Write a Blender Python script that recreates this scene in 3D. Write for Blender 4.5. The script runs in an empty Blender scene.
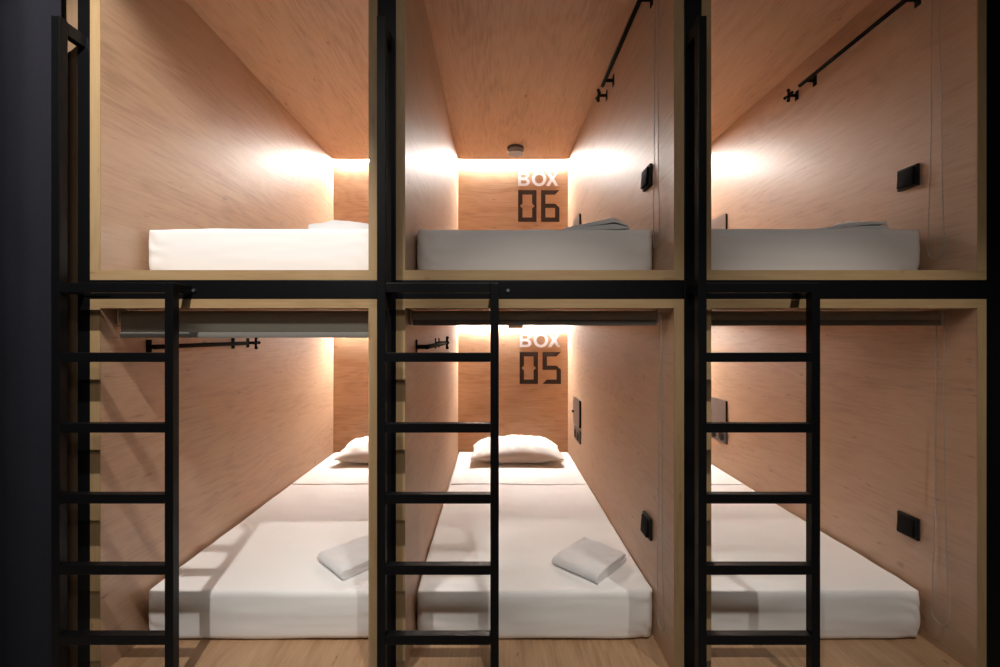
import bpy, bmesh, math, random
from mathutils import Vector, Matrix, noise

random.seed(7)
scene = bpy.context.scene
col = scene.collection
PI = math.pi

# ------------------------------------------------------------------ camera frame
D, F, P = 1.5, 435.0, 290.0           # distance to the pod fronts, focal length in px, px per metre at the fronts
VX, VY = 494.7, 333.0
CZ = 1.45
def wx(px, d=D): return (px - VX) / F * d
def wz(py, d=D): return CZ + (VY - py) / F * d

# ------------------------------------------------------------------ materials
def new_mat(name):
    m = bpy.data.materials.new(name); m.use_nodes = True
    nt = m.node_tree
    return m, nt, nt.nodes['Principled BSDF']

def nd(nt, t, **kw):
    n = nt.nodes.new(t)
    for k, v in kw.items(): setattr(n, k, v)
    return n

def flat(name, colr, rough=.5, metal=0., spec=.5, noise_amt=.06, nscale=40, bump=0.0, bscale=200, sheen=0, coat=0):
    m, nt, b = new_mat(name)
    tc = nd(nt, 'ShaderNodeTexCoord')
    n = nd(nt, 'ShaderNodeTexNoise'); n.inputs['Scale'].default_value = nscale; n.inputs['Detail'].default_value = 3
    nt.links.new(tc.outputs['Object'], n.inputs['Vector'])
    mx = nd(nt, 'ShaderNodeMix', data_type='RGBA')
    mx.inputs[6].default_value = [c * (1 - noise_amt) for c in colr[:3]] + [1]
    mx.inputs[7].default_value = [min(1, c * (1 + noise_amt)) for c in colr[:3]] + [1]
    nt.links.new(n.outputs['Fac'], mx.inputs[0]); nt.links.new(mx.outputs[2], b.inputs['Base Color'])
    b.inputs['Roughness'].default_value = rough; b.inputs['Metallic'].default_value = metal
    b.inputs['Specular IOR Level'].default_value = spec
    if sheen: b.inputs['Sheen Weight'].default_value = sheen
    if coat: b.inputs['Coat Weight'].default_value = coat
    if bump:
        n2 = nd(nt, 'ShaderNodeTexNoise'); n2.inputs['Scale'].default_value = bscale; n2.inputs['Detail'].default_value = 4
        nt.links.new(tc.outputs['Object'], n2.inputs['Vector'])
        bp = nd(nt, 'ShaderNodeBump'); bp.inputs['Strength'].default_value = bump; bp.inputs['Distance'].default_value = .01
        nt.links.new(n2.outputs['Fac'], bp.inputs['Height']); nt.links.new(bp.outputs['Normal'], b.inputs['Normal'])
    return m

def wood(name, dark, mid, light, axis='Y', rough=.34, spec=.5, tilt=0., seed=0.0, plank=0):
    """oak laminate; the grain runs along the given world axis"""
    m, nt, b = new_mat(name)
    geo = nd(nt, 'ShaderNodeNewGeometry')
    mp = nd(nt, 'ShaderNodeMapping')
    nt.links.new(geo.outputs['Position'], mp.inputs['Vector'])
    mp.inputs['Location'].default_value = (seed, seed * 1.7, seed * .6)
    def stretch(s_long, s_cross):
        s = [s_cross] * 3; s['XYZ'.index(axis)] = s_long
        mm = nd(nt, 'ShaderNodeMapping'); mm.inputs['Scale'].default_value = s
        if tilt: mm.inputs['Rotation'].default_value = (tilt, 0, 0)
        nt.links.new(mp.outputs['Vector'], mm.inputs['Vector']); return mm.outputs['Vector']
    # broad figure
    n1 = nd(nt, 'ShaderNodeTexNoise'); n1.inputs['Scale'].default_value = 1; n1.inputs['Detail'].default_value = 3
    n1.inputs['Distortion'].default_value = .6
    nt.links.new(stretch(.9, 5.0), n1.inputs['Vector'])
    # growth rings: banded by taking sin of the broad noise
    ring_src = nd(nt, 'ShaderNodeTexNoise'); ring_src.inputs['Scale'].default_value = 1; ring_src.inputs['Detail'].default_value = 2
    nt.links.new(stretch(.8, 3.2), ring_src.inputs['Vector'])
    mul = nd(nt, 'ShaderNodeMath', operation='MULTIPLY'); mul.inputs[1].default_value = 95
    nt.links.new(ring_src.outputs['Fac'], mul.inputs[0])
    sn = nd(nt, 'ShaderNodeMath', operation='SINE'); nt.links.new(mul.outputs[0], sn.inputs[0])
    # fine pores
    n2 = nd(nt, 'ShaderNodeTexNoise'); n2.inputs['Scale'].default_value = 1; n2.inputs['Detail'].default_value = 5
    n2.inputs['Roughness'].default_value = .7
    nt.links.new(stretch(6, 110), n2.inputs['Vector'])
    # knots / mineral flecks
    n3 = nd(nt, 'ShaderNodeTexNoise'); n3.inputs['Scale'].default_value = 1; n3.inputs['Detail'].default_value = 1
    nt.links.new(stretch(12, 40), n3.inputs['Vector'])
    kr = nd(nt, 'ShaderNodeMapRange'); kr.inputs[1].default_value = .73; kr.inputs[2].default_value = .80
    nt.links.new(n3.outputs['Fac'], kr.inputs[0])
    def madd(a, k, c=None):
        mm = nd(nt, 'ShaderNodeMath', operation='MULTIPLY_ADD'); nt.links.new(a, mm.inputs[0]); mm.inputs[1].default_value = k
        if c is None: mm.inputs[2].default_value = 0
        else: nt.links.new(c, mm.inputs[2])
        return mm.outputs[0]
    v = madd(n1.outputs['Fac'], .55)
    v = madd(sn.outputs[0], .045, v)
    v = madd(n2.outputs['Fac'], .80, v)
    v = madd(kr.outputs[0], -.35, v)
    cr = nd(nt, 'ShaderNodeValToRGB')
    e = cr.color_ramp.elements
    e[0].position = .36; e[0].color = (*dark, 1)
    e[1].position = .98; e[1].color = (*light, 1)
    x = e.new(.66); x.color = (*mid, 1)
    nt.links.new(v, cr.inputs[0])
    out = cr.outputs[0]
    nt.links.new(out, b.inputs['Base Color'])
    b.inputs['Roughness'].default_value = rough
    b.inputs['Specular IOR Level'].default_value = spec
    bp = nd(nt, 'ShaderNodeBump'); bp.inputs['Strength'].default_value = .08; bp.inputs['Distance'].default_value = .002
    nt.links.new(n2.outputs['Fac'], bp.inputs['Height']); nt.links.new(bp.outputs['Normal'], b.inputs['Normal'])
    return m

def emit(name, colr, strength):
    m, nt, b = new_mat(name)
    b.inputs['Base Color'].default_value = (.9, .9, .9, 1)
    b.inputs['Emission Color'].default_value = (*colr, 1)
    b.inputs['Emission Strength'].default_value = strength
    return m

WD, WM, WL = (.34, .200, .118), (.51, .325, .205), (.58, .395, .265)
dim_ = lambda c: tuple(v * .9 for v in c)  # same laminate; dimmer light on the side walls is put into the colour
W_SIDE = wood('oak_laminate_lengthwise', dim_(WD), dim_(WM), dim_(WL), 'Y', rough=.46, spec=.95)
lit_ = lambda c: tuple(v * 1.15 for v in c)  # same laminate; brighter light on ceiling and back wall put into the colour
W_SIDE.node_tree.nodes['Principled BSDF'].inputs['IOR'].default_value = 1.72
W_CEIL = wood('oak_laminate_ceiling_lit', lit_(WD), lit_(WM), lit_(WL), 'Y', rough=.45, spec=.4, seed=3.1)
W_BACK = wood('oak_laminate_crosswise_lit', lit_(WD), lit_(WM), lit_(WL), 'X', rough=.5, spec=.2, seed=5.3)
W_FLOOR = wood('oak_laminate_floor', (.24, .135, .07), (.40, .245, .14), (.50, .33, .20), 'Y', rough=.4, spec=.35, seed=8.7)
W_EDGE_H = wood('oak_edge_band_across', (.31, .19, .09), (.40, .265, .135), (.46, .315, .175), 'X', rough=.45, spec=.3, seed=1.3)
W_EDGE_V = wood('oak_edge_band_upright', (.31, .19, .09), (.40, .265, .135), (.46, .315, .175), 'Z', rough=.45, spec=.3, seed=2.3)
W_PANEL = wood('oak_wall_panel', (.16, .09, .05), (.24, .15, .09), (.30, .19, .12), 'Z', seed=4.4)
STEEL = flat('black_powder_coat', (.0040, .0040, .005), rough=.4, spec=.22, noise_amt=.1, bump=.05, bscale=500)
BLACK = flat('black_metal', (.008, .007, .007), rough=.7, spec=.08)
BOLT = flat('zinc_bolt', (.35, .35, .36), rough=.35, metal=.9)
PLASTIC = flat('black_plastic', (.010, .009, .009), rough=.5, spec=.25)
BRUSHED = flat('brushed_steel', (.33, .31, .30), rough=.38, metal=.75, noise_amt=.15, nscale=60)
SHEET = flat('white_cotton_sheet', (.88, .87, .86), rough=.85, spec=.15, noise_amt=.015, nscale=8, bump=.12, bscale=900, sheen=.1)
PILLOWC = flat('white_pillowcase', (.89, .885, .88), rough=.85, spec=.15, noise_amt=.01, bump=.1, bscale=700, sheen=.1)
TOWEL = flat('white_terry_towel', (.84, .84, .85), rough=.95, spec=.1, noise_amt=.05, nscale=200, bump=.5, bscale=700, sheen=.2)
BLINDC = flat('olive_grey_blind_fabric', (.47, .44, .37), rough=.85, spec=.2, noise_amt=.12, nscale=400, bump=.2, bscale=900)
BLINDBAR = flat('grey_blind_bar', (.20, .19, .17), rough=.6, spec=.4)
BRACKET = flat('pale_plastic_bracket', (.62, .55, .48), rough=.5)
CHAINM = flat('grey_bead_chain', (.42, .38, .33), rough=.4, metal=.3)
CURTAIN = flat('charcoal_curtain_cloth', (.019, .019, .025), rough=1.0, spec=.0, noise_amt=.25, nscale=260, bump=.15, bscale=500)
WHITE_INK = flat('white_lettering', (.85, .84, .86), rough=.5, noise_amt=.01)
BROWN_INK = flat('dark_brown_lettering', (.040, .024, .018), rough=.75, spec=.15)
LED = emit('led_diffuser', (1.0, .93, .86), 1130)
ALU = flat('aluminium_profile', (.6, .6, .6), rough=.35, metal=.9)
DETECT = flat('grey_detector_shell', (.05, .047, .047), rough=.5)
SOCK = flat('dark_grey_plastic', (.06, .055, .05), rough=.4)
DETECTW = flat('translucent_detector_cover', (.25, .25, .26), rough=.4)
CONCRETE = flat('dark_painted_plaster', (.16, .15, .15), rough=.85, nscale=4)
CFLOOR = wood('corridor_oak_floor', (.22, .17, .12), (.34, .28, .22), (.42, .35, .28), 'X', rough=.4, spec=.4, seed=11)

# ------------------------------------------------------------------ mesh helpers
def add_box(bm, x0, x1, y0, y1, z0, z1, bev=0.0, seg=2):
    r = bmesh.ops.create_cube(bm, size=1)
    vs = r['verts']
    bmesh.ops.scale(bm, vec=(x1 - x0, y1 - y0, z1 - z0), verts=vs)
    bmesh.ops.translate(bm, vec=((x0 + x1) / 2, (y0 + y1) / 2, (z0 + z1) / 2), verts=vs)
    if bev > 0:
        es = list({e for v in vs for e in v.link_edges})
        bmesh.ops.bevel(bm, geom=es, offset=bev, segments=seg, profile=.6, affect='EDGES')

def add_cyl(bm, p0, p1, r, n=20, r2=None, bev=0.0):
    p0, p1 = Vector(p0), Vector(p1); d = p1 - p0
    rot = d.to_track_quat('Z', 'Y').to_matrix().to_4x4()
    m = Matrix.Translation((p0 + p1) / 2) @ rot
    g = bmesh.ops.create_cone(bm, cap_ends=True, segments=n, radius1=r, radius2=r if r2 is None else r2, depth=d.length, matrix=m)
    if bev:
        es = [e for e in {e for v in g['verts'] for e in v.link_edges} if len(e.link_faces) == 2 and any(len(f.verts) > 4 for f in e.link_faces)]
        bmesh.ops.bevel(bm, geom=es, offset=bev, segments=2, profile=.6, affect='EDGES')

def add_sphere(bm, c, r, n=12):
    bmesh.ops.create_uvsphere(bm, u_segments=n, v_segments=n // 2 + 1, radius=r, matrix=Matrix.Translation(c))

def add_tube(bm, pts, r, n=6, closed=False):
    pts = [Vector(p) for p in pts]; k = len(pts); rings = []
    for i, p in enumerate(pts):
        a = pts[(i - 1) % k] if closed or i > 0 else p
        b = pts[(i + 1) % k] if closed or i < k - 1 else p
        t = (b - a).normalized(); u = t.cross(Vector((1, .013, .02))).normalized(); w = t.cross(u)
        rings.append([bm.verts.new(p + r * (math.cos(2 * PI * j / n) * u + math.sin(2 * PI * j / n) * w)) for j in range(n)])
    rng = range(k) if closed else range(k - 1)
    for i in rng:
        A, B = rings[i], rings[(i + 1) % k]
        for j in range(n): bm.faces.new((A[j], A[(j + 1) % n], B[(j + 1) % n], B[j]))
    if not closed:
        bm.faces.new(rings[0][::-1]); bm.faces.new(rings[-1])

def add_prism(bm, poly, y0, y1, holes=()):
    """polygon in the x-z plane (with optional holes) given thickness from y0 (front) to y1"""
    cu = bpy.data.curves.new('outline', 'CURVE'); cu.dimensions = '2D'; cu.fill_mode = 'BOTH'; cu.extrude = abs(y1 - y0) / 2
    for loop in [poly] + list(holes):
        s = cu.splines.new('POLY'); s.points.add(len(loop) - 1); s.use_cyclic_u = True
        for i, (x, z) in enumerate(loop): s.points[i].co = (x, z, 0, 1)
    ob = bpy.data.objects.new('outline', cu)
    me = bpy.data.meshes.new_from_object(ob)
    M = Matrix(((1, 0, 0, 0), (0, 0, -1, (y0 + y1) / 2), (0, 1, 0, 0), (0, 0, 0, 1)))
    me.transform(M); bm.from_mesh(me)
    bpy.data.objects.remove(ob); bpy.data.curves.remove(cu); bpy.data.meshes.remove(me)

def BM(): return bmesh.new()

def obj(name, bm, mat, parent=None, smooth=False, loc=(0, 0, 0)):
    bmesh.ops.recalc_face_normals(bm, faces=bm.faces)
    me = bpy.data.meshes.new(name); bm.to_mesh(me); bm.free()
    me.materials.append(mat)
    if smooth:
        for p in me.polygons: p.use_smooth = True
        if smooth == 'auto':
            me.set_sharp_from_angle(angle=math.radians(35))
    o = bpy.data.objects.new(name, me); col.objects.link(o)
    o.location = loc
    if parent: o.parent = parent
    return o

def tag(o, label=None, cat=None, group=None, kind=None):
    if label: o['label'] = label
    if cat: o['category'] = cat
    if group: o['group'] = group
    if kind: o['kind'] = kind
    return o

def thing(name, label, cat, loc=(0, 0, 0), group=None):
    o = bpy.data.objects.new(name, None); col.objects.link(o); o.location = loc; o.empty_display_size = .05
    return tag(o, label, cat, group)

def copy_tree(o, parent=None):
    c = o.copy(); col.objects.link(c); c.parent = parent
    for ch in [x for x in bpy.data.objects if x.parent == o]: copy_tree(ch, c)
    return c

def box_obj(name, b, mat, parent=None, bev=0.0, smooth=False):
    bm = BM(); add_box(bm, *b, bev=bev); return obj(name, bm, mat, parent, smooth)

# ------------------------------------------------------------------ dimensions
L = 2.17                                   # inner pod depth
PODX = [(wx(90), wx(100), wx(368.5), wx(377.5)), (wx(396), wx(405.2), wx(674), wx(684)), (wx(701.8), wx(711.3), wx(977.5), wx(986.5))]
ZL = (.233, .266, 1.536, 1.567)            # lower pod: floor under / top, ceiling under / top
ZU = (1.633, 1.667, 2.912, 2.945)
COLN = ['left', 'middle', 'right']

# ------------------------------------------------------------------ pods
def make_pod(ci, zs, upper):
    x0, xi0, xi1, x1 = PODX[ci]; zb, z0, z1, zt = zs
    labels = {
        (0, 1): 'upper left wooden sleeping pod, brightest, its back wall mostly hidden',
        (1, 1): 'upper middle wooden sleeping pod marked BOX 06 on its back wall',
        (2, 1): 'upper right wooden sleeping pod with dim wall and long black rail',
        (0, 0): 'lower left wooden sleeping pod with slanting ladder shadows on its side wall',
        (1, 0): 'lower middle wooden sleeping pod marked BOX 05 on its back wall',
        (2, 0): 'lower right wooden sleeping pod behind the rightmost ladder'}
    t = thing('sleeping_pod', labels[(ci, int(upper))], 'sleeping pod', ((x0 + x1) / 2, 0, zb), 'stacked wooden sleeping pods')
    ox, oz = (x0 + x1) / 2, zb
    e = .0025
    def B(name, a, mat, bev=0.0): return box_obj(name, (a[0] - ox, a[1] - ox, a[2], a[3], a[4] - oz, a[5] - oz), mat, t, bev)
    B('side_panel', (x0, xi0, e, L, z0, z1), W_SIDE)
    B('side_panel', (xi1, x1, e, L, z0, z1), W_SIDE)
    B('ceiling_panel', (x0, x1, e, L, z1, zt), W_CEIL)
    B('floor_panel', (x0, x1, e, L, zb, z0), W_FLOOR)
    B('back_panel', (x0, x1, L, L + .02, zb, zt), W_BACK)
    B('edge_band', (x0, xi0, 0, e, z0, z1), W_EDGE_V)
    B('edge_band', (xi1, x1, 0, e, z0, z1), W_EDGE_V)
    B('edge_band', (x0, x1, 0, e, z1, zt), W_EDGE_H)
    B('edge_band', (x0, x1, 0, e, zb, z0), W_EDGE_H)
    # blind guide strip near the front of the right-hand wall
    if ci == 1:
        add_sign(t, ox, oz, upper)
    # LED profile along the joint of ceiling and back wall
    bm = BM()
    for (ya, yb) in ((L - .0135, L - .0120), (L - .0030, L - .0015)):
        add_box(bm, xi0 + .001 - ox, xi1 - .001 - ox, ya, yb, z1 - .0075 - oz, z1 - .0003 - oz)
    add_box(bm, xi0 + .001 - ox, xi1 - .001 - ox, L - .0120, L - .0030, z1 - .0020 - oz, z1 - .0003 - oz)
    a = obj('light_strip', bm, ALU, t)
    bm = BM(); add_box(bm, xi0 + .002 - ox, xi1 - .002 - ox, L - .0119, L - .0031, z1 - .0072 - oz, z1 - .0021 - oz)
    obj('light_diffuser', bm, LED, a)
    return t

def add_sign(t, ox, oz, upper):
    yf, yb = L - .0025, L
    pxm = F / (D + L)
    if upper: lx, bt, bb, dt, db = wx(518.1, D + L), wz(172, D + L), wz(186, D + L), wz(190.2, D + L), wz(221.9, D + L)
    else: lx, bt, bb, dt, db = wx(519.6, D + L), wz(333, D + L), wz(347.2, D + L), wz(352, D + L), wz(383.9, D + L)
    lx -= ox; bt -= oz; bb -= oz; dt -= oz; db -= oz
    h = bt - bb; s = h / 14.2
    def arc(cx, cz, rx, rz, a0, a1, n=16): return [(cx + rx * math.cos(math.radians(a0 + (a1 - a0) * i / n)), cz + rz * math.sin(math.radians(a0 + (a1 - a0) * i / n))) for i in range(n + 1)]
    # B
    bm = BM(); w = 11.8 * s; st = 2.9 * s
    outer = [(lx, bb), (lx + w * .55, bb)] + arc(lx + w * .60, bb + h * .275, w * .40, h * .275, -90, 72) + arc(lx + w * .56, bb + h * .76, w * .37, h * .24, -50, 90) + [(lx, bt)]
    h1 = [(lx + st, bb + h * .17), (lx + w * .55, bb + h * .17)] + arc(lx + w * .57, bb + h * .29, w * .17, h * .12, -90, 90, 8) + [(lx + st, bb + h * .41)]
    h2 = [(lx + st, bb + h * .60), (lx + w * .52, bb + h * .60)] + arc(lx + w * .54, bb + h * .715, w * .14, h * .115, -90, 90, 8) + [(lx + st, bb + h * .83)]
    add_prism(bm, outer, yf, yb, [h1, h2]); tag(obj('letter_b', bm, WHITE_INK, t), 'white letter B')
    # O
    bm = BM(); cx = lx + 21.2 * s; cz = (bt + bb) / 2
    add_prism(bm, arc(cx, cz, 7.3 * s, h * .52, 0, 348, 30), yf, yb, [arc(cx, cz, 4.3 * s, h * .52 - 2.7 * s, 0, 348, 30)])
    tag(obj('letter_o', bm, WHITE_INK, t), 'white letter O')
    # X
    bm = BM(); a = lx + 28.2 * s; b = lx + 41 * s; mx = (a + b) / 2; k = 3.6 * s; q = 1.75 * s
    add_prism(bm, [(a, bb), (a + k, bb), (mx, cz - 2.4 * s), (b - k, bb), (b, bb), (mx + q * 1.15, cz), (b - .3 * s, bt), (b - k - .3 * s, bt), (mx, cz + 2.4 * s), (a + k + .3 * s, bt), (a + .3 * s, bt), (mx - q * 1.15, cz)], yf, yb)
    tag(obj('letter_x', bm, WHITE_INK, t), 'white letter X')
    # digits
    u = 4.4 / 118.5; W = 18.4 / 118.5; H = dt - db
    x = lx; X = lx + W; m = db + H * .5
    bm = BM()
    hole = [(x + u, db + u), (X - u, db + u), (X - u, m - u * .55), (X - u * .42, m), (X - u, m + u * .55), (X - u, dt - u), (x + u, dt - u), (x + u, m + u * .55), (x + u * .42, m), (x + u, m - u * .55)]
    add_prism(bm, [(x, db), (X, db), (X, dt), (x, dt)], yf, yb, [hole]); tag(obj('digit_zero', bm, BROWN_INK, t), 'dark brown digit 0')
    x = lx + 22.9 / 118.5; X = x + W; mt, mb = db + H * .574, db + H * .44
    bm = BM()
    if upper:
        add_prism(bm, [(x, db), (X, db), (X, mb + u * .05), (X - u, mt), (x + u, mt), (x + u, dt - u), (X - u, dt - u), (X, dt), (x, dt)], yf, yb, [[(x + u, db + u), (X - u, db + u), (X - u, mb), (x + u, mb)]])
        tag(obj('digit_six', bm, BROWN_INK, t), 'dark brown digit 6')
    else:
        add_prism(bm, [(x, db), (X, db), (X, mb + u * .05), (X - u, mt), (x + u, mt), (x + u, dt - u), (X - u, dt - u), (X, dt), (x, dt), (x, mb), (X - u, mb), (X - u, db + u), (x + u, db + u)], yf, yb)
        tag(obj('digit_five', bm, BROWN_INK, t), 'dark brown digit 5')

for ci in range(3):
    make_pod(ci, ZL, False); make_pod(ci, ZU, True)

# ------------------------------------------------------------------ steel frame
fr = thing('steel_frame', 'black steel frame of posts and beams holding the sleeping pods', 'frame', (0, 0, 0))
posts = [(PODX[0][0] - .045, PODX[0][0]), (PODX[0][3], PODX[1][0]), (PODX[1][3], PODX[2][0]), (PODX[2][3], PODX[2][3] + .062)]
def bolt(bm, x, z, y=-.0005, r=.006):
    add_cyl(bm, (x, y, z), (x, y - .004, z), r, 6)
for i, (a, b) in enumerate(posts):
    a2, b2 = a + .0006, b - .0006
    p = box_obj('post', (a2, b2, .001, .06, 0, 3.02), STEEL, fr, .0025)
    bm = BM(); add_box(bm, a2 - .02 if i == 0 else a2, b2, .001 if 0 else -.001, .0, 0, .008) if 0 else add_box(bm, a2 - .01, b2 + .0, .0615, .12, 0, .008, .001)
    obj('foot_plate', bm, STEEL, p)
    for z in (2.756,):
        bm = BM(); bolt(bm, (a2 + b2) / 2 + (.018 if i < 2 else -.018) * (i != 0), z, .001); obj('bolt', bm, BOLT, p)
for ci in range(3):
    x0, x1 = PODX[ci][0] + .0006, PODX[ci][3] - .0006
    for (za, zb) in ((1.5675, 1.6325), (.166, .2325), (2.9455, 3.01)):
        b = box_obj('beam', (x0, x1, .001, .055, za, zb), STEEL, fr, .0025)
        if za > 1 and za < 2:
            for fx in (wx(202) - wx(90), wx(500) - wx(396) + .0):
                bx = PODX[ci][0] + fx
                if (ci == 0 and fx > .38) or (ci == 1 and fx < .38) or ci == 2: continue
                bm = BM(); bolt(bm, bx, wz(290.5)); obj('bolt', bm, BOLT, b)
    # depth beams under the pods
    b = box_obj('beam', ((x0 + x1) / 2 - .03, (x0 + x1) / 2 + .03, .06, L - .05, .166, .2325), STEEL, fr, .0025)
# joint plates where the left post meets the middle beam
bm = BM(); add_box(bm, posts[0][0] + .004, posts[0][1] + .07, -.003, .001, 1.578, 1.60, .0008); pl = obj('joint_plate', bm, STEEL, fr)
bm = BM(); bolt(bm, posts[0][0] + .035, 1.590, -.003, .005); bolt(bm, posts[0][0] + .062, 1.590, -.003, .005); obj('bolt', bm, BOLT, pl)

# ------------------------------------------------------------------ ladders
YL0, YL1 = -.090, -.062
LADX = [(51, 173.6), (376.8, 499), (698.4, 820.8)]
def make_ladder():
    t = thing('ladder', '', 'ladder', (0, (YL0 + YL1) / 2, 0), 'black steel bunk ladders')
    yy = (YL1 - YL0) / 2; w = .0275; W = .3955
    ztop = 1.613; rungs = [wz(y, 1.41) for y in (357.4, 428.2, 499.2, 570.4, 640.6)]
    rungs.append(rungs[-1] - .23)
    a = box_obj('rail', (0, w, -yy, yy, 0, wz(15.5, 1.41)), STEEL, t, .0018); tag(a, 'long rail reaching far above the rungs')
    b = box_obj('rail', (W - w, W, -yy, yy, 0, ztop), STEEL, t, .0018); tag(b, 'short rail ending at the top bar')
    box_obj('top_bar', (w, W - w, -yy, yy, ztop - .0315, ztop), STEEL, t, .0018)
    for z in rungs: box_obj('rung', (w, W - w, -yy, yy, z - .015, z + .015), STEEL, t, .0018)
    # stand-off arms that tie the ladder to the frame
    ym = yy + .0625
    for (xa, z) in ((0, wz(15.5, 1.41) - .0325), (0, ztop - .0315), (W - w, ztop - .0315)):
        box_obj('standoff_arm', (xa + .001, xa + w - .001, yy, ym, z - (.012 if z > 2 else 0), z + .030), STEEL, t, .0018)
    for xa in (0, W - w):
        box_obj('foot_pad', (xa - .004, xa + w + .004, -yy - .004, yy + .004, 0, .012), PLASTIC, t, .001)
    return t
lad = make_ladder()
LADL = ['black steel ladder in front of the lower left pod, beside the curtain',
        'middle black steel ladder, at the left side of the lower middle pod',
        'black steel ladder in front of the lower right pod']
for i in range(3):
    o = lad if i == 0 else copy_tree(lad)
    o.location.x = wx(LADX[i][0], D + YL0); o['label'] = LADL[i]

# ------------------------------------------------------------------ bedding
def soft_box(bm, w, d, h, r, n=(44, 90, 12), f=None, rv=None):
    """closed rounded box on z=0, centre in x, y from 0; f(p, nrm) gives a displacement; rv = radius of the upright corners"""
    nx, ny, nz = n; rv = rv or r
    grid = {}
    def vert(i, j, k):
        key = (i, j, k)
        if key in grid: return grid[key]
        def ramp(t, n_, size, rr):      # denser near the edges
            u = t / n_; e = rr * 1.6 / size
            if n_ < 4: return u * size
            m = max(2, int(n_ * .16))
            if t <= m: return size * e * t / m
            if t >= n_ - m: return size * (1 - e * (n_ - t) / m)
            return size * (e + (1 - 2 * e) * (t - m) / (n_ - 2 * m))
        x, y, z = ramp(i, nx, w, rv), ramp(j, ny, d, rv), ramp(k, nz, h, r)
        p = Vector((x, y, z))
        # round upright corners
        c = Vector((min(max(x, rv), w - rv), min(max(y, rv), d - rv)))
        q = Vector((x, y)) - c
        if q.length > 1e-9:
            m_ = max(abs(q.x), abs(q.y)); q2 = q.normalized() * m_
            p.x, p.y = c.x + q2.x, c.y + q2.y
        # round top and bottom edges: inset with height
        zz = min(max(z, r), h - r); dz = z - zz
        if abs(dz) > 1e-9 or True:
            # distance to side
            cx = min(max(p.x, r), w - r); cy = min(max(p.y, r), d - r)
            q3 = Vector((p.x - cx, p.y - cy, dz))
            if q3.length > 1e-9:
                m_ = max(abs(q3.x), abs(q3.y), abs(q3.z)) if dz != 0 else None
                if m_: 
                    q4 = q3.normalized() * m_
                    p = Vector((cx + q4.x, cy + q4.y, zz + q4.z))
        if f: p = f(p)
        v = bm.verts.new((p.x - w / 2, p.y, p.z)); grid[key] = v; return v
    def face(a, b, c, d_):
        bm.faces.new((vert(*a), vert(*b), vert(*c), vert(*d_)))
    for i in range(nx):
        for j in range(ny):
            face((i, j, nz), (i + 1, j, nz), (i + 1, j + 1, nz), (i, j + 1, nz)); face((i, j, 0), (i, j + 1, 0), (i + 1, j + 1, 0), (i + 1, j, 0))
    for i in range(nx):
        for k in range(nz):
            face((i, 0, k), (i + 1, 0, k), (i + 1, 0, k + 1), (i, 0, k + 1)); face((i, ny, k), (i, ny, k + 1), (i + 1, ny, k + 1), (i + 1, ny, k))
    for j in range(ny):
        for k in range(nz):
            face((0, j, k), (0, j, k + 1), (0, j + 1, k + 1), (0, j + 1, k)); face((nx, j, k), (nx, j + 1, k), (nx, j + 1, k + 1), (nx, j, k + 1))

MW, MD, MH, MY = .918, 1.975, .190, .172
def mattress_mesh(seed, hh=MH):
    bm = BM()
    def f(p):
        x, y, z = p
        s = Vector((seed * 3.7, seed * 1.3, seed))
        # gentle fabric waves on top, stretched folds running across the front face
        a = noise.noise(Vector((x * 3, y * 2.2, 0)) + s) * .004 + noise.noise(Vector((x * 7, y * 6, 0)) + s) * .0022 - abs(noise.noise(Vector((x * 5 + y * 4, y * 9 - x * 2, 4)) + s)) * .0045 * (1 if y < 1.15 else .3)
        top = max(0, min(1, (z - hh * .8) / (hh * .2)))
        fr_ = max(0, 1 - y / .05)
        b = noise.noise(Vector((x * 2.2, z * 20, 5)) + s) * .0022 + noise.noise(Vector((x * 7, z * 60, 9)) + s) * .0012
        # tucked gathers at the front corners
        cr = max(0, 1 - min(x, MW - x) / .12)
        gth = math.sin((z * 90 + x * 60 + noise.noise(Vector((x * 12, z * 14, 3)) + s) * 5)) * .0035 * cr * max(0, 1 - y / .14)
        lowlift = cr * max(0, 1 - z / .05) * max(0, 1 - y / .12)
        p2 = Vector((x, y, z))
        p2.z += a * top * 1.2
        p2.y += -b * fr_ + gth * fr_ + .010 * lowlift + (.004 * math.sin(z / hh * PI) * -1) * fr_
        if cr > 0:
            side = -1 if x < MW / 2 else 1
            p2.x += side * gth * .9 * (.4 + top)
        # hem that wanders a little above the floor of the pod
        if z < .012 and y < .2: p2.z += max(0, .004 + .004 * noise.noise(Vector((x * 4, 0, 1)) + s)) * fr_
        return p2
    soft_box(bm, MW, MD, hh, .015, (60, 96, 16), f, rv=.034)
    return bm
ML = {(0, 0): 'white sheeted mattress in the lower left pod, crossed by ladder shadows', (1, 0): 'white sheeted mattress in the lower middle pod under BOX 05',
      (2, 0): 'white sheeted mattress in the lower right pod behind the rightmost ladder', (0, 1): 'brightest white sheeted mattress, in the upper left pod',
      (1, 1): 'greyish shaded mattress in the upper middle pod under BOX 06', (2, 1): 'dim grey mattress in the upper right pod'}
MX = {0: (wx(144.8, D + MY) , 0), 1: (wx(415.8, D + MY), 0), 2: (0, wx(924, D + MY))}
mcx = [MX[0][0] + MW / 2, MX[1][0] + MW / 2, MX[2][1] - MW / 2]
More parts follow.
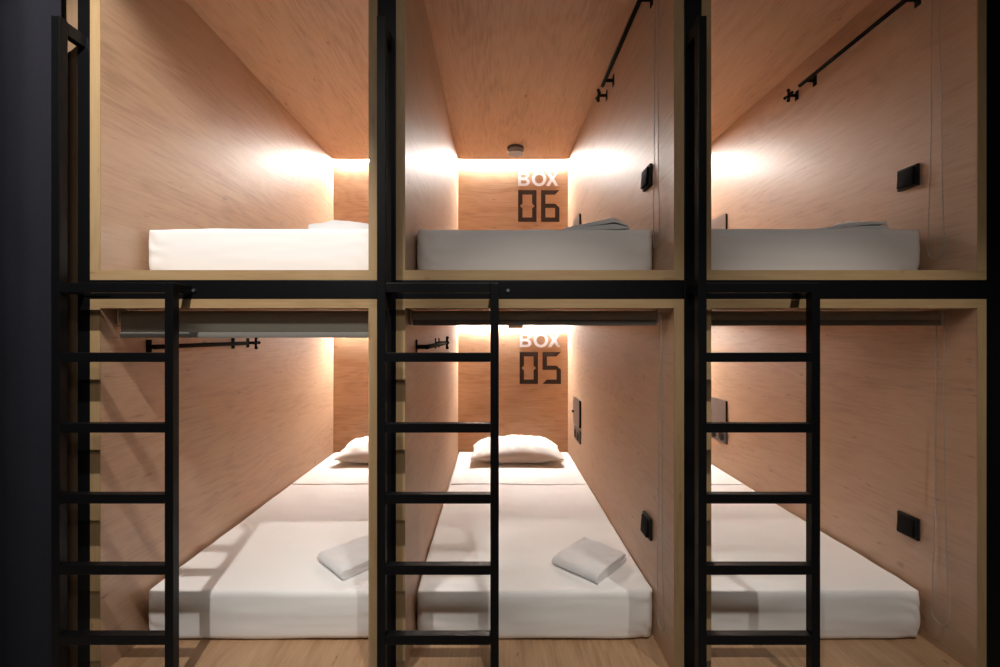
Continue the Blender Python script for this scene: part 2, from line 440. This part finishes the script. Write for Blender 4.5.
def add_mattress(ci, up):
    z = (ZU if up else ZL)[1]
    t = thing('mattress', ML[(ci, up)], 'mattress', (mcx[ci], MY, z), 'white single mattresses in the pods')
    hh = .186 if up else MH
    obj('fitted_sheet', mattress_mesh(ci + 3 * up + 1, hh), SHEET, t, smooth=True)
    if not up:
        # turned-down sheet over the pillow end, its front edge a thin line across the bed
        bm = BM()
        def g(p):
            x, y, z_ = p
            s = Vector((ci * 5.1, 2, 0))
            q = Vector((x, y, z_))
            q.y += .010 * noise.noise(Vector((x * 3, 0, 7)) + s) * max(0, 1 - y / .3)
            q.z += noise.noise(Vector((x * 3, (y + 1.17) * 2.2, 0)) + Vector(((ci + 1) * 3.7, (ci + 1) * 1.3, ci + 1))) * .0048
            return q
        soft_box(bm, MW - .028, .60, .009, .0035, (50, 30, 4), g, rv=.006)
        o = obj('turned_down_sheet', bm, SHEET, t, smooth=True, loc=(0, 1.18, hh - .0035))
    return t
for ci in range(3):
    for up in (0, 1): add_mattress(ci, up)

def pillow_mesh(seed, w=.70, d=.40, h=.178):
    bm = BM(); nu, nv = 64, 40
    def pt(u, v, side):
        # plan outline with slightly pulled-out corners
        e = 1 - .07 * (1 - abs(v) ** 2.2) if abs(u) > .0 else 1
        x = u * w / 2 * (1 - .05 * (1 - abs(v) ** 1.6) * abs(u) ** 3)
        y = v * d / 2 * (1 - .09 * (1 - abs(u) ** 2) * abs(v) ** 3)
        prof = (max(0, 1 - abs(u) ** 2.6) ** .55) * (max(0, 1 - abs(v) ** 2.4) ** .62)
        s = Vector((seed * 2.3, seed * 4.1, side * 2))
        wr = noise.noise(Vector((x * 7, y * 7, 0)) + s) * .014 + abs(noise.noise(Vector((x * 13 + y * 8, y * 10 - x * 5, 3)) + s)) * -.020 + noise.noise(Vector((x * 30, y * 26, 3)) + s) * .004
        # radiating seam puckers
        pk = math.sin(math.atan2(v, u) * 26 + seed) * .0035 * (max(abs(u), abs(v)) ** 4)
        if side > 0:
            z = h * .70 * prof + (wr + pk) * min(1, prof * 1.6)
        else:
            z = -h * .30 * min(1, prof * 1.25) + wr * .25 * prof
        return Vector((x, y, z + h * .30))
    grid = {}
    for side in (1, -1):
        for i in range(nu + 1):
            for j in range(nv + 1):
                edge = i in (0, nu) or j in (0, nv)
                if side == -1 and edge: grid[(i, j, -1)] = grid[(i, j, 1)]; continue
                u = math.sin((i / nu * 2 - 1) * PI / 2); v = math.sin((j / nv * 2 - 1) * PI / 2)
                u = .6 * u + .4 * (i / nu * 2 - 1); v = .6 * v + .4 * (j / nv * 2 - 1)
                grid[(i, j, side)] = bm.verts.new(pt(u, v, side))
    for side in (1, -1):
        for i in range(nu):
            for j in range(nv):
                q = [grid[(i, j, side)], grid[(i + 1, j, side)], grid[(i + 1, j + 1, side)], grid[(i, j + 1, side)]]
                if side < 0: q.reverse()
                try: bm.faces.new(q)
                except ValueError: pass
    zmin = min(v.co.z for v in bm.verts)
    for v in bm.verts: v.co.z -= zmin
    return bm
ZBED = ZL[1] + MH
for ci, lab, rz, px in ((0, 'plump white pillow on the lower left bed, half hidden behind the pod edge', .03, None), (1, 'white pillow with creased case on the lower middle bed', -.01, None)):
    o = obj('pillow', pillow_mesh(3 + ci * 4), PILLOWC, None, smooth=True, loc=(mcx[ci] + (.04 if ci == 0 else .012), 1.90, ZBED + .006))
    o.rotation_euler = (0, 0, rz); tag(o, lab, 'pillow', 'white pillows on the lower beds')

# folded towels --------------------------------------------------
def towel_mesh(seed, W=.235, Ln=.215, loft=None, th=.0195):
    """cloth folded over itself: fold along x=0, open layers towards +x; width along y"""
    bm = BM(); ny = 26
    r = th + .0012
    path = []                     # closed cross-section in x-z
    n = 22
    outer_top = [(W * (1 - i / n), 2 * th + .002) for i in range(n)]
    arc_o = [(-math.sin(PI * i / 12) * r + 0, r + math.cos(PI * i / 12) * r) for i in range(13)]
    outer_bot = [(W * (i + 1) / n, 0) for i in range(n)]
    edge_b = [(W + .004 + .003, th * .3), (W + .006, th * .75), (W + .001, th * .98)]
    in_bot = [(W * (1 - (i + 1) / n), th - .0002 - .18 * th * max(0, 1 - (i + 1) / n * 2.2)) for i in range(n - 2)]
    in_arc = [(W * 2 / n * .4, th + .0008)]
    in_top = [(W * (i + 2) / n, th + .08 * th + .22 * th * max(0, (i + 2) / n * 2.2 - 1.2)) for i in range(n - 2)]
    edge_t = [(W - .001, th * 1.15 + .002), (W + .003, th * 1.5), (W + .001, th * 1.85)]
    sec = outer_top + arc_o + outer_bot + edge_b + in_bot + in_arc + in_top + edge_t
    rings = []
    s = Vector((seed * 2.1, seed, 0))
    for j in range(ny + 1):
        v = j / ny; y = (v - .5) * Ln
        pinch = 1 - .10 * (abs(v - .5) * 2) ** 8
        ring = []
        for (x, z) in sec:
            up = z / (2 * th)
            zz = z * pinch
            lf = loft(max(0, min(1, x / W)), v) * min(1, up * 1.15) if loft else 0
            zz += noise.noise(Vector((x * 14, y * 14, 0)) + s) * .0055 * up - abs(noise.noise(Vector((x * 16 + y * 12, y * 22 - x * 9, 2)) + s)) * .0055 * up + noise.noise(Vector((x * 40, y * 40, z * 30)) + s) * .0012 * up
            xx = x + noise.noise(Vector((y * 16, z * 40, 4)) + s) * .004 * (1 if x > W * .9 else .35)
            yy = y + noise.noise(Vector((x * 14, z * 60, 8)) + s) * .003 * (abs(v - .5) * 2) ** 4
            ring.append(bm.verts.new((xx, yy, zz + lf)))
        rings.append(ring)
    m = len(sec)
    for j in range(ny):
        for k in range(m): bm.faces.new((rings[j][k], rings[j][(k + 1) % m], rings[j + 1][(k + 1) % m], rings[j + 1][k]))
    # end caps: bridge upper/lower layers separately as strips
    def cap(ring, flip):
        f1 = bm.faces.new(ring if not flip else ring[::-1])
        bmesh.ops.triangulate(bm, faces=[f1])
    cap(rings[0], True); cap(rings[-1], False)
    return bm
def towel(loc, rz, label, seed, loft=None, W=.225, Ln=.215, th=.0195, tilt=(0, 0)):
    o = obj('folded_towel', towel_mesh(seed, W, Ln, loft, th), TOWEL, None, smooth='auto', loc=loc)
    o.rotation_euler = (tilt[0], tilt[1], rz)
    return tag(o, label, 'towel', 'folded white towels on the beds')
ang = math.atan2(.166, .157)
c0 = Vector((.402, .21)); ex = Vector((math.cos(ang), math.sin(ang))); ey = Vector((-ex.y, ex.x))
fo = c0 + ey * .107 + ex * .018
towel((fo.x, fo.y, ZBED + .0028), ang, 'folded white towel on the lower middle bed', 2)
towel((fo.x - 1.015, fo.y + .03, ZBED + .0028), ang, 'folded white towel on the lower left bed, cut off by the pod edge', 5)
ZUB = ZU[1] + .186
towel((-.745, .30, ZUB + .004), math.radians(14), 'rumpled towel with a ridge on the upper left mattress', 9, loft=lambda u, v: .042 * max(0, 1 - abs(u - .36) / (.40 if u < .36 else .9)) * (.6 + .4 * v), W=.27, Ln=.20, th=.009)
towel((.300, .33, ZUB + .004), math.radians(-10), 'wedge-shaped folded towel with raised corner on the upper middle mattress', 11, loft=lambda u, v: .084 * (u / .80 if u < .8 else (1 - u) / .2) * (.35 + .65 * v), W=.235, Ln=.20, th=.007)
towel((1.31, .33, ZUB + .004), math.radians(-10), 'flattest folded towel, on the upper right mattress', 13, loft=lambda u, v: .060 * ((u / .7) ** 1.5 if u < .7 else 1 - (u - .7) * 1.6) * (.35 + .65 * v), W=.24, Ln=.18, th=.007)

# ------------------------------------------------------------------ roller blinds
def make_blind(ci, up):
    x0, xi0, xi1, x1 = PODX[ci]; zc = (ZU if up else ZL)[2]
    lab = {(0, 0): 'olive grey roller blind hanging lowest, at the top of the lower left pod', (1, 0): 'rolled-up grey blind at the top of the lower middle pod',
           (2, 0): 'rolled-up grey blind at the top of the lower right pod', (1, 1): 'blind pull chain hanging on the right wall of the upper middle pod',
           (2, 1): 'blind pull chain hanging on the dim right wall of the upper right pod', (0, 1): 'rolled-up blind under the ceiling of the upper left pod'}[(ci, up)]
    t = thing('roller_blind', lab, 'blind', ((xi0 + xi1) / 2, .13 if up else (.09, .09, .115)[ci], zc), 'roller blinds in the pod openings')
    hw = (xi1 - xi0) / 2
    xl, xr = -hw + .006, hw - (.030 if ci else .012)
    low = .026 if ci == 0 and not up else 0
    zr = -.027
    bm = BM(); add_cyl(bm, (xl + .005, .0, zr), (xr - .004, .0, zr), .022, 28); roll = obj('fabric_roll', bm, BLINDC, t, smooth='auto')
    drop = -.057 - (.044 if low else 0)
    bm = BM(); add_box(bm, xl + .008, xr - .006, -.0235, -.0222, drop + .012, zr); obj('fabric_drop', bm, BLINDC, t)
    bm = BM(); add_box(bm, xl + .008, xr - .006, -.028, -.018, drop - .002, drop + .018, .003); obj('bottom_bar', bm, BLINDBAR, t, smooth='auto')
    for xx in (xl - .004, xr):
        bm = BM(); add_box(bm, xx, xx + .005, -.026, .026, zr - .030, -.0005, .0015); obj('bracket', bm, BRACKET, t)
    # pulley and chain loop
    if ci > 0:
        bm = BM(); add_cyl(bm, (xr + .006, 0, zr), (xr + .020, 0, zr), .017, 20); obj('pulley', bm, BRACKET, t, smooth='auto')
        zbot = (wz(247, 1.6) if ci == 1 else wz(257, 1.6)) if up else wz(627, 1.6)
        zb = zbot - zc; xx = hw - .012; pts = []
        r0 = .0145; rb = .030; sw = random.uniform(-.008, .008)
        N = 60
        for i in range(N + 1):        # front strand down
            u = i / N; s = math.sin(u * PI)
            pts.append((xx + .002 * math.sin(u * 6 + ci), -r0 - (rb - r0) * u ** 2.2 + .003 * math.sin(u * 9) * s, zr + (zb + .03 - zr) * u))
        for i in range(1, 8):
            a = PI * i / 8; pts.append((xx, -math.cos(a) * rb, zb + .03 - math.sin(a) * .03))
        for i in range(N + 1):
            u = 1 - i / N; s = math.sin(u * PI)
            pts.append((xx + .002 * math.sin(u * 5 + 1), r0 + (rb - r0) * u ** 2.2 + .003 * math.sin(u * 7) * s, zr + (zb + .03 - zr) * u))
        for i in range(1, 8):
            a = PI * i / 8; pts.append((xx, math.cos(a) * r0, zr + math.sin(a) * r0))
        bm = BM(); add_tube(bm, pts, .0016, 5, closed=True)
        for q in pts[2:-8:1]: add_sphere(bm, q, .0024, 6)
        obj('pull_chain', bm, CHAINM, t, smooth=True)
    return t
for ci in range(3):
    make_blind(ci, 0)
    if ci: make_blind(ci, 1)

# ------------------------------------------------------------------ coat rails and hooks
def make_rail(s):
    t = thing('coat_rail', '', 'coat rail', (0, 0, 0), 'black coat rails on the pod walls')
    bm = BM(); add_cyl(bm, (s * .046, -.03, 0), (s * .046, .60, 0), .0095, 18, bev=.002); obj('rod', bm, BLACK, t, smooth='auto')
    for y in (0, .55):
        bm = BM(); add_box(bm, min(0, s * .004), max(0, s * .004), y - .013, y + .013, -.028, .028, .0015); add_cyl(bm, (s * .004, y, 0), (s * .042, y, 0), .0085, 16)
        obj('wall_mount', bm, BLACK, t, smooth='auto')
    return t
def make_hook(s):
    t = thing('wall_hook', '', 'hook', (0, 0, 0), 'black coat hooks beside the rails')
    bm = BM(); add_box(bm, min(0, s * .004), max(0, s * .004), -.013, .013, -.026, .026, .0015); obj('wall_plate', bm, BLACK, t, smooth='auto')
    bm = BM(); add_cyl(bm, (s * .004, 0, 0), (s * .045, 0, 0), .008, 16); obj('stem', bm, BLACK, t, smooth='auto')
    bm = BM()
    add_cyl(bm, (s * .046, 0, -.027), (s * .046, 0, .027), .0065, 14); add_cyl(bm, (s * .046, -.027, 0), (s * .046, .027, 0), .0065, 14)
    for q in ((0, -.028), (0, .028), (-.028, 0), (.028, 0)): add_sphere(bm, (s * .048, q[0], q[1]), .0088, 12)
    obj('cross_head', bm, BLACK, t, smooth=True)
    return t
for (ci, up, s, lab) in ((1, 1, -1, 'on the right wall of the upper middle pod'), (2, 1, -1, 'on the dim right wall of the upper right pod'),
                         (0, 0, 1, 'on the left wall of the lower left pod'), (1, 0, 1, 'on the left wall of the lower middle pod')):
    xw = PODX[ci][2] if s < 0 else PODX[ci][1]
    z = 2.762 if up else 1.396
    r = make_rail(s); r.location = (xw, .21, z); r['label'] = 'black coat rail ' + lab
    h = make_hook(s); h.location = (xw, .895, z - (.004 if up else 0)); h['label'] = 'black cross-headed coat hook ' + lab

# ------------------------------------------------------------------ wall fittings
def make_switch():
    t = thing('light_switch', '', 'switch', (0, 0, 0), 'black light switches on the right walls')
    bm = BM(); add_box(bm, -.012, 0, -.043, .043, -.043, .043, .003); obj('switch_frame', bm, PLASTIC, t, smooth='auto')
    bm = BM(); add_box(bm, -.021, -.010, -.033, .033, -.034, .034, .002)
    for v in bm.verts:
        if v.co.x < -.015: v.co.x += v.co.z * .08
    obj('rocker', bm, BLACK, t, smooth='auto')
    return t
def make_lampplate():
    t = thing('reading_lamp_panel', '', 'reading lamp', (0, 0, 0), 'brushed steel lamp panels on the right walls')
    bm = BM(); add_box(bm, -.012, 0, .004, .226, .004, .196, .001); obj('back_box', bm, PLASTIC, t)
    bm = BM(); add_box(bm, -.016, -.012, 0, .230, 0, .200, .0008); obj('cover_plate', bm, BRUSHED, t)
    bm = BM(); add_cyl(bm, (-.016, .205, .09), (-.030, .205, .09), .008, 16); obj('knob', bm, PLASTIC, t, smooth='auto')
    return t
def make_socket():
    t = thing('power_socket', '', 'socket', (0, 0, 0), 'black double sockets under the lamp panels')
    bm = BM(); add_box(bm, -.012, 0, 0, .225, -.045, .045, .003); obj('socket_frame', bm, SOCK, t, smooth='auto')
    for y in (.062, .172):
        bm = BM(); add_cyl(bm, (-.0155, y, 0), (-.012, y, 0), .033, 28); add_cyl(bm, (-.0165, y, 0), (-.0155, y, 0), .022, 24)
        o = obj('socket_insert', bm, PLASTIC, t, smooth='auto')
        bm = BM()
        for dz in (-.009, .009): add_cyl(bm, (-.0172, y + dz, 0), (-.0164, y + dz, 0), .0035, 10)
        obj('pin_hole', bm, BLACK, o)
    return t
where = {(1, 1): 'the upper middle pod', (2, 1): 'the upper right pod', (1, 0): 'the lower middle pod', (2, 0): 'the lower right pod'}
sw0 = make_switch(); lp0 = make_lampplate(); so0 = make_socket(); first = True
for (ci, up) in ((1, 0), (2, 0), (1, 1), (2, 1)):
    xw = PODX[ci][2]
    a = sw0 if first else copy_tree(sw0); a.location = (xw, .245, 2.072 if up else .678); a['label'] = 'black square light switch on the right wall of ' + where[(ci, up)]
    b = lp0 if first else copy_tree(lp0); b.location = (xw, 1.61, 2.107 if up else .765); b['label'] = 'brushed steel reading lamp panel near the bed head in ' + where[(ci, up)]
    if not up:
        c = so0 if first else copy_tree(so0); c.location = (xw, 1.61, .698); c['label'] = 'black double power socket below the steel panel in ' + where[(ci, up)]
    first = False

def make_detector():
    t = thing('smoke_detector', '', 'smoke detector', (0, 0, 0), 'round ceiling smoke detectors')
    bm = BM(); add_cyl(bm, (0, 0, -.020), (0, 0, 0), .066, 40, bev=.003); obj('base', bm, DETECT, t, smooth='auto')
    bm = BM(); add_cyl(bm, (0, 0, -.050), (0, 0, -.020), .060, 40, r2=.064, bev=.004); obj('cover', bm, DETECTW, t, smooth='auto')
    return t
d0 = make_detector()
for up in (1, 0):
    o = d0 if up else copy_tree(d0)
    o.location = (.165, 1.93, ZU[2] if up else ZL[2])
    o['label'] = 'round grey smoke detector on the ceiling of the upper middle pod' if up else 'round detector just below the blind in the lower middle pod'

# ------------------------------------------------------------------ curtain
bm = BM(); n = 220; zb, zt = .02, 3.15
xa, xb = wx(-130, D), wx(57, 1.46)
def cpt(u, z):
    x = xa + (xb - xa) * u
    k = (x - xb)
    y = -.048 + .020 * math.cos(k * 24.0 - .9) + .004 * math.sin(k * 47 + z * .3) * (.6 + .4 * math.sin(z)) + .004 * noise.noise(Vector((x * 9, z * 5, 0)))
    if u > .97: y += (u - .97) * .2
    return (x, y, z)
rows = [zb + (zt - zb) * j / 60 for j in range(61)]
g = [[bm.verts.new(cpt(i / n, z)) for i in range(n + 1)] for z in rows]
for j in range(60):
    for i in range(n): bm.faces.new((g[j][i], g[j][i + 1], g[j + 1][i + 1], g[j + 1][i]))
o = obj('curtain', bm, CURTAIN, None, smooth=True)
md = o.modifiers.new('thickness', 'SOLIDIFY'); md.thickness = .004
tag(o, 'dark charcoal curtain hanging left of the pods', 'curtain')

# ------------------------------------------------------------------ the room
def struct(name, b, mat):
    return tag(box_obj(name, b, mat), kind='structure')
struct('floor', (-3.2, 4.0, -2.6, 2.6, -.05, 0), CFLOOR)
struct('ceiling', (-3.2, 4.0, -2.6, 2.6, 3.25, 3.30), CONCRETE)
struct('wall_front', (-3.2, 4.0, -2.7, -2.6, 0, 3.25), CONCRETE)
struct('wall_back', (-3.2, 4.0, 2.6, 2.7, 0, 3.25), CONCRETE)
struct('wall_left', (-3.3, -3.2, -2.6, 2.6, 0, 3.25), CONCRETE)
struct('wall_right', (4.0, 4.1, -2.6, 2.6, 0, 3.25), CONCRETE)
struct('trim_1', (-1.80, posts[0][0] - .002, .02, .05, 0, 3.25), W_PANEL)

# ------------------------------------------------------------------ lights
def spot(name, loc, target, power, size=70, blend=.6, colr=(1, .93, .84), r=.018):
    l = bpy.data.lights.new(name, 'SPOT'); l.energy = power; l.spot_size = math.radians(size); l.spot_blend = blend
    l.color = colr; l.shadow_soft_size = r
    o = bpy.data.objects.new(name, l); col.objects.link(o); o.location = loc
    o.rotation_euler = (Vector(target) - Vector(loc)).to_track_quat('-Z', 'Y').to_euler()
    return o
LZ, LY = 3.05, -1.15
spot('corridor_spot_left', (-.81, LY, LZ), (-1.45, 0, 1.50), 160, 74, .4, (1, .96, .90))
spot('corridor_spot_middle', (.19, LY, LZ), (.15, .12, .12), 85, 50, .7, (1, .95, .87))
spot('corridor_spot_right', (1.26, LY, LZ), (1.2, .12, .12), 75, 50, .7, (1, .95, .87))

al = bpy.data.lights.new('corridor_fill_light', 'AREA'); al.shape = 'RECTANGLE'; al.size = 2.4; al.size_y = .3; al.energy = 27; al.color = (1, .95, .88)  # added soft fill behind the camera, no known fixture there
ao = bpy.data.objects.new('corridor_fill_light', al); col.objects.link(ao); ao.location = (-.3, -2.1, 3.2)

w = bpy.data.worlds.new('world'); scene.world = w; w.use_nodes = True
w.node_tree.nodes['Background'].inputs[0].default_value = (.05, .05, .06, 1)
w.node_tree.nodes['Background'].inputs[1].default_value = .3

# ------------------------------------------------------------------ camera
cam = bpy.data.cameras.new('camera'); co = bpy.data.objects.new('camera', cam); col.objects.link(co)
cam.sensor_width = 36; cam.lens = F * 36 / 1000; cam.shift_x = (500 - VX) / 1000; cam.shift_y = (VY - 333.5) / 1000
cam.clip_start = .02
co.location = (0, -D, CZ); co.rotation_euler = (PI / 2, 0, 0)
scene.camera = co

vs = scene.view_settings
vs.view_transform = 'Standard'; vs.look = 'None'; vs.gamma = 1; vs.use_curve_mapping = False; vs.exposure = 0
c = scene.cycles
c.use_denoising = True; c.max_bounces = 10; c.diffuse_bounces = 6; c.glossy_bounces = 4
c.sample_clamp_indirect = 6; c.caustics_reflective = False; c.caustics_refractive = False
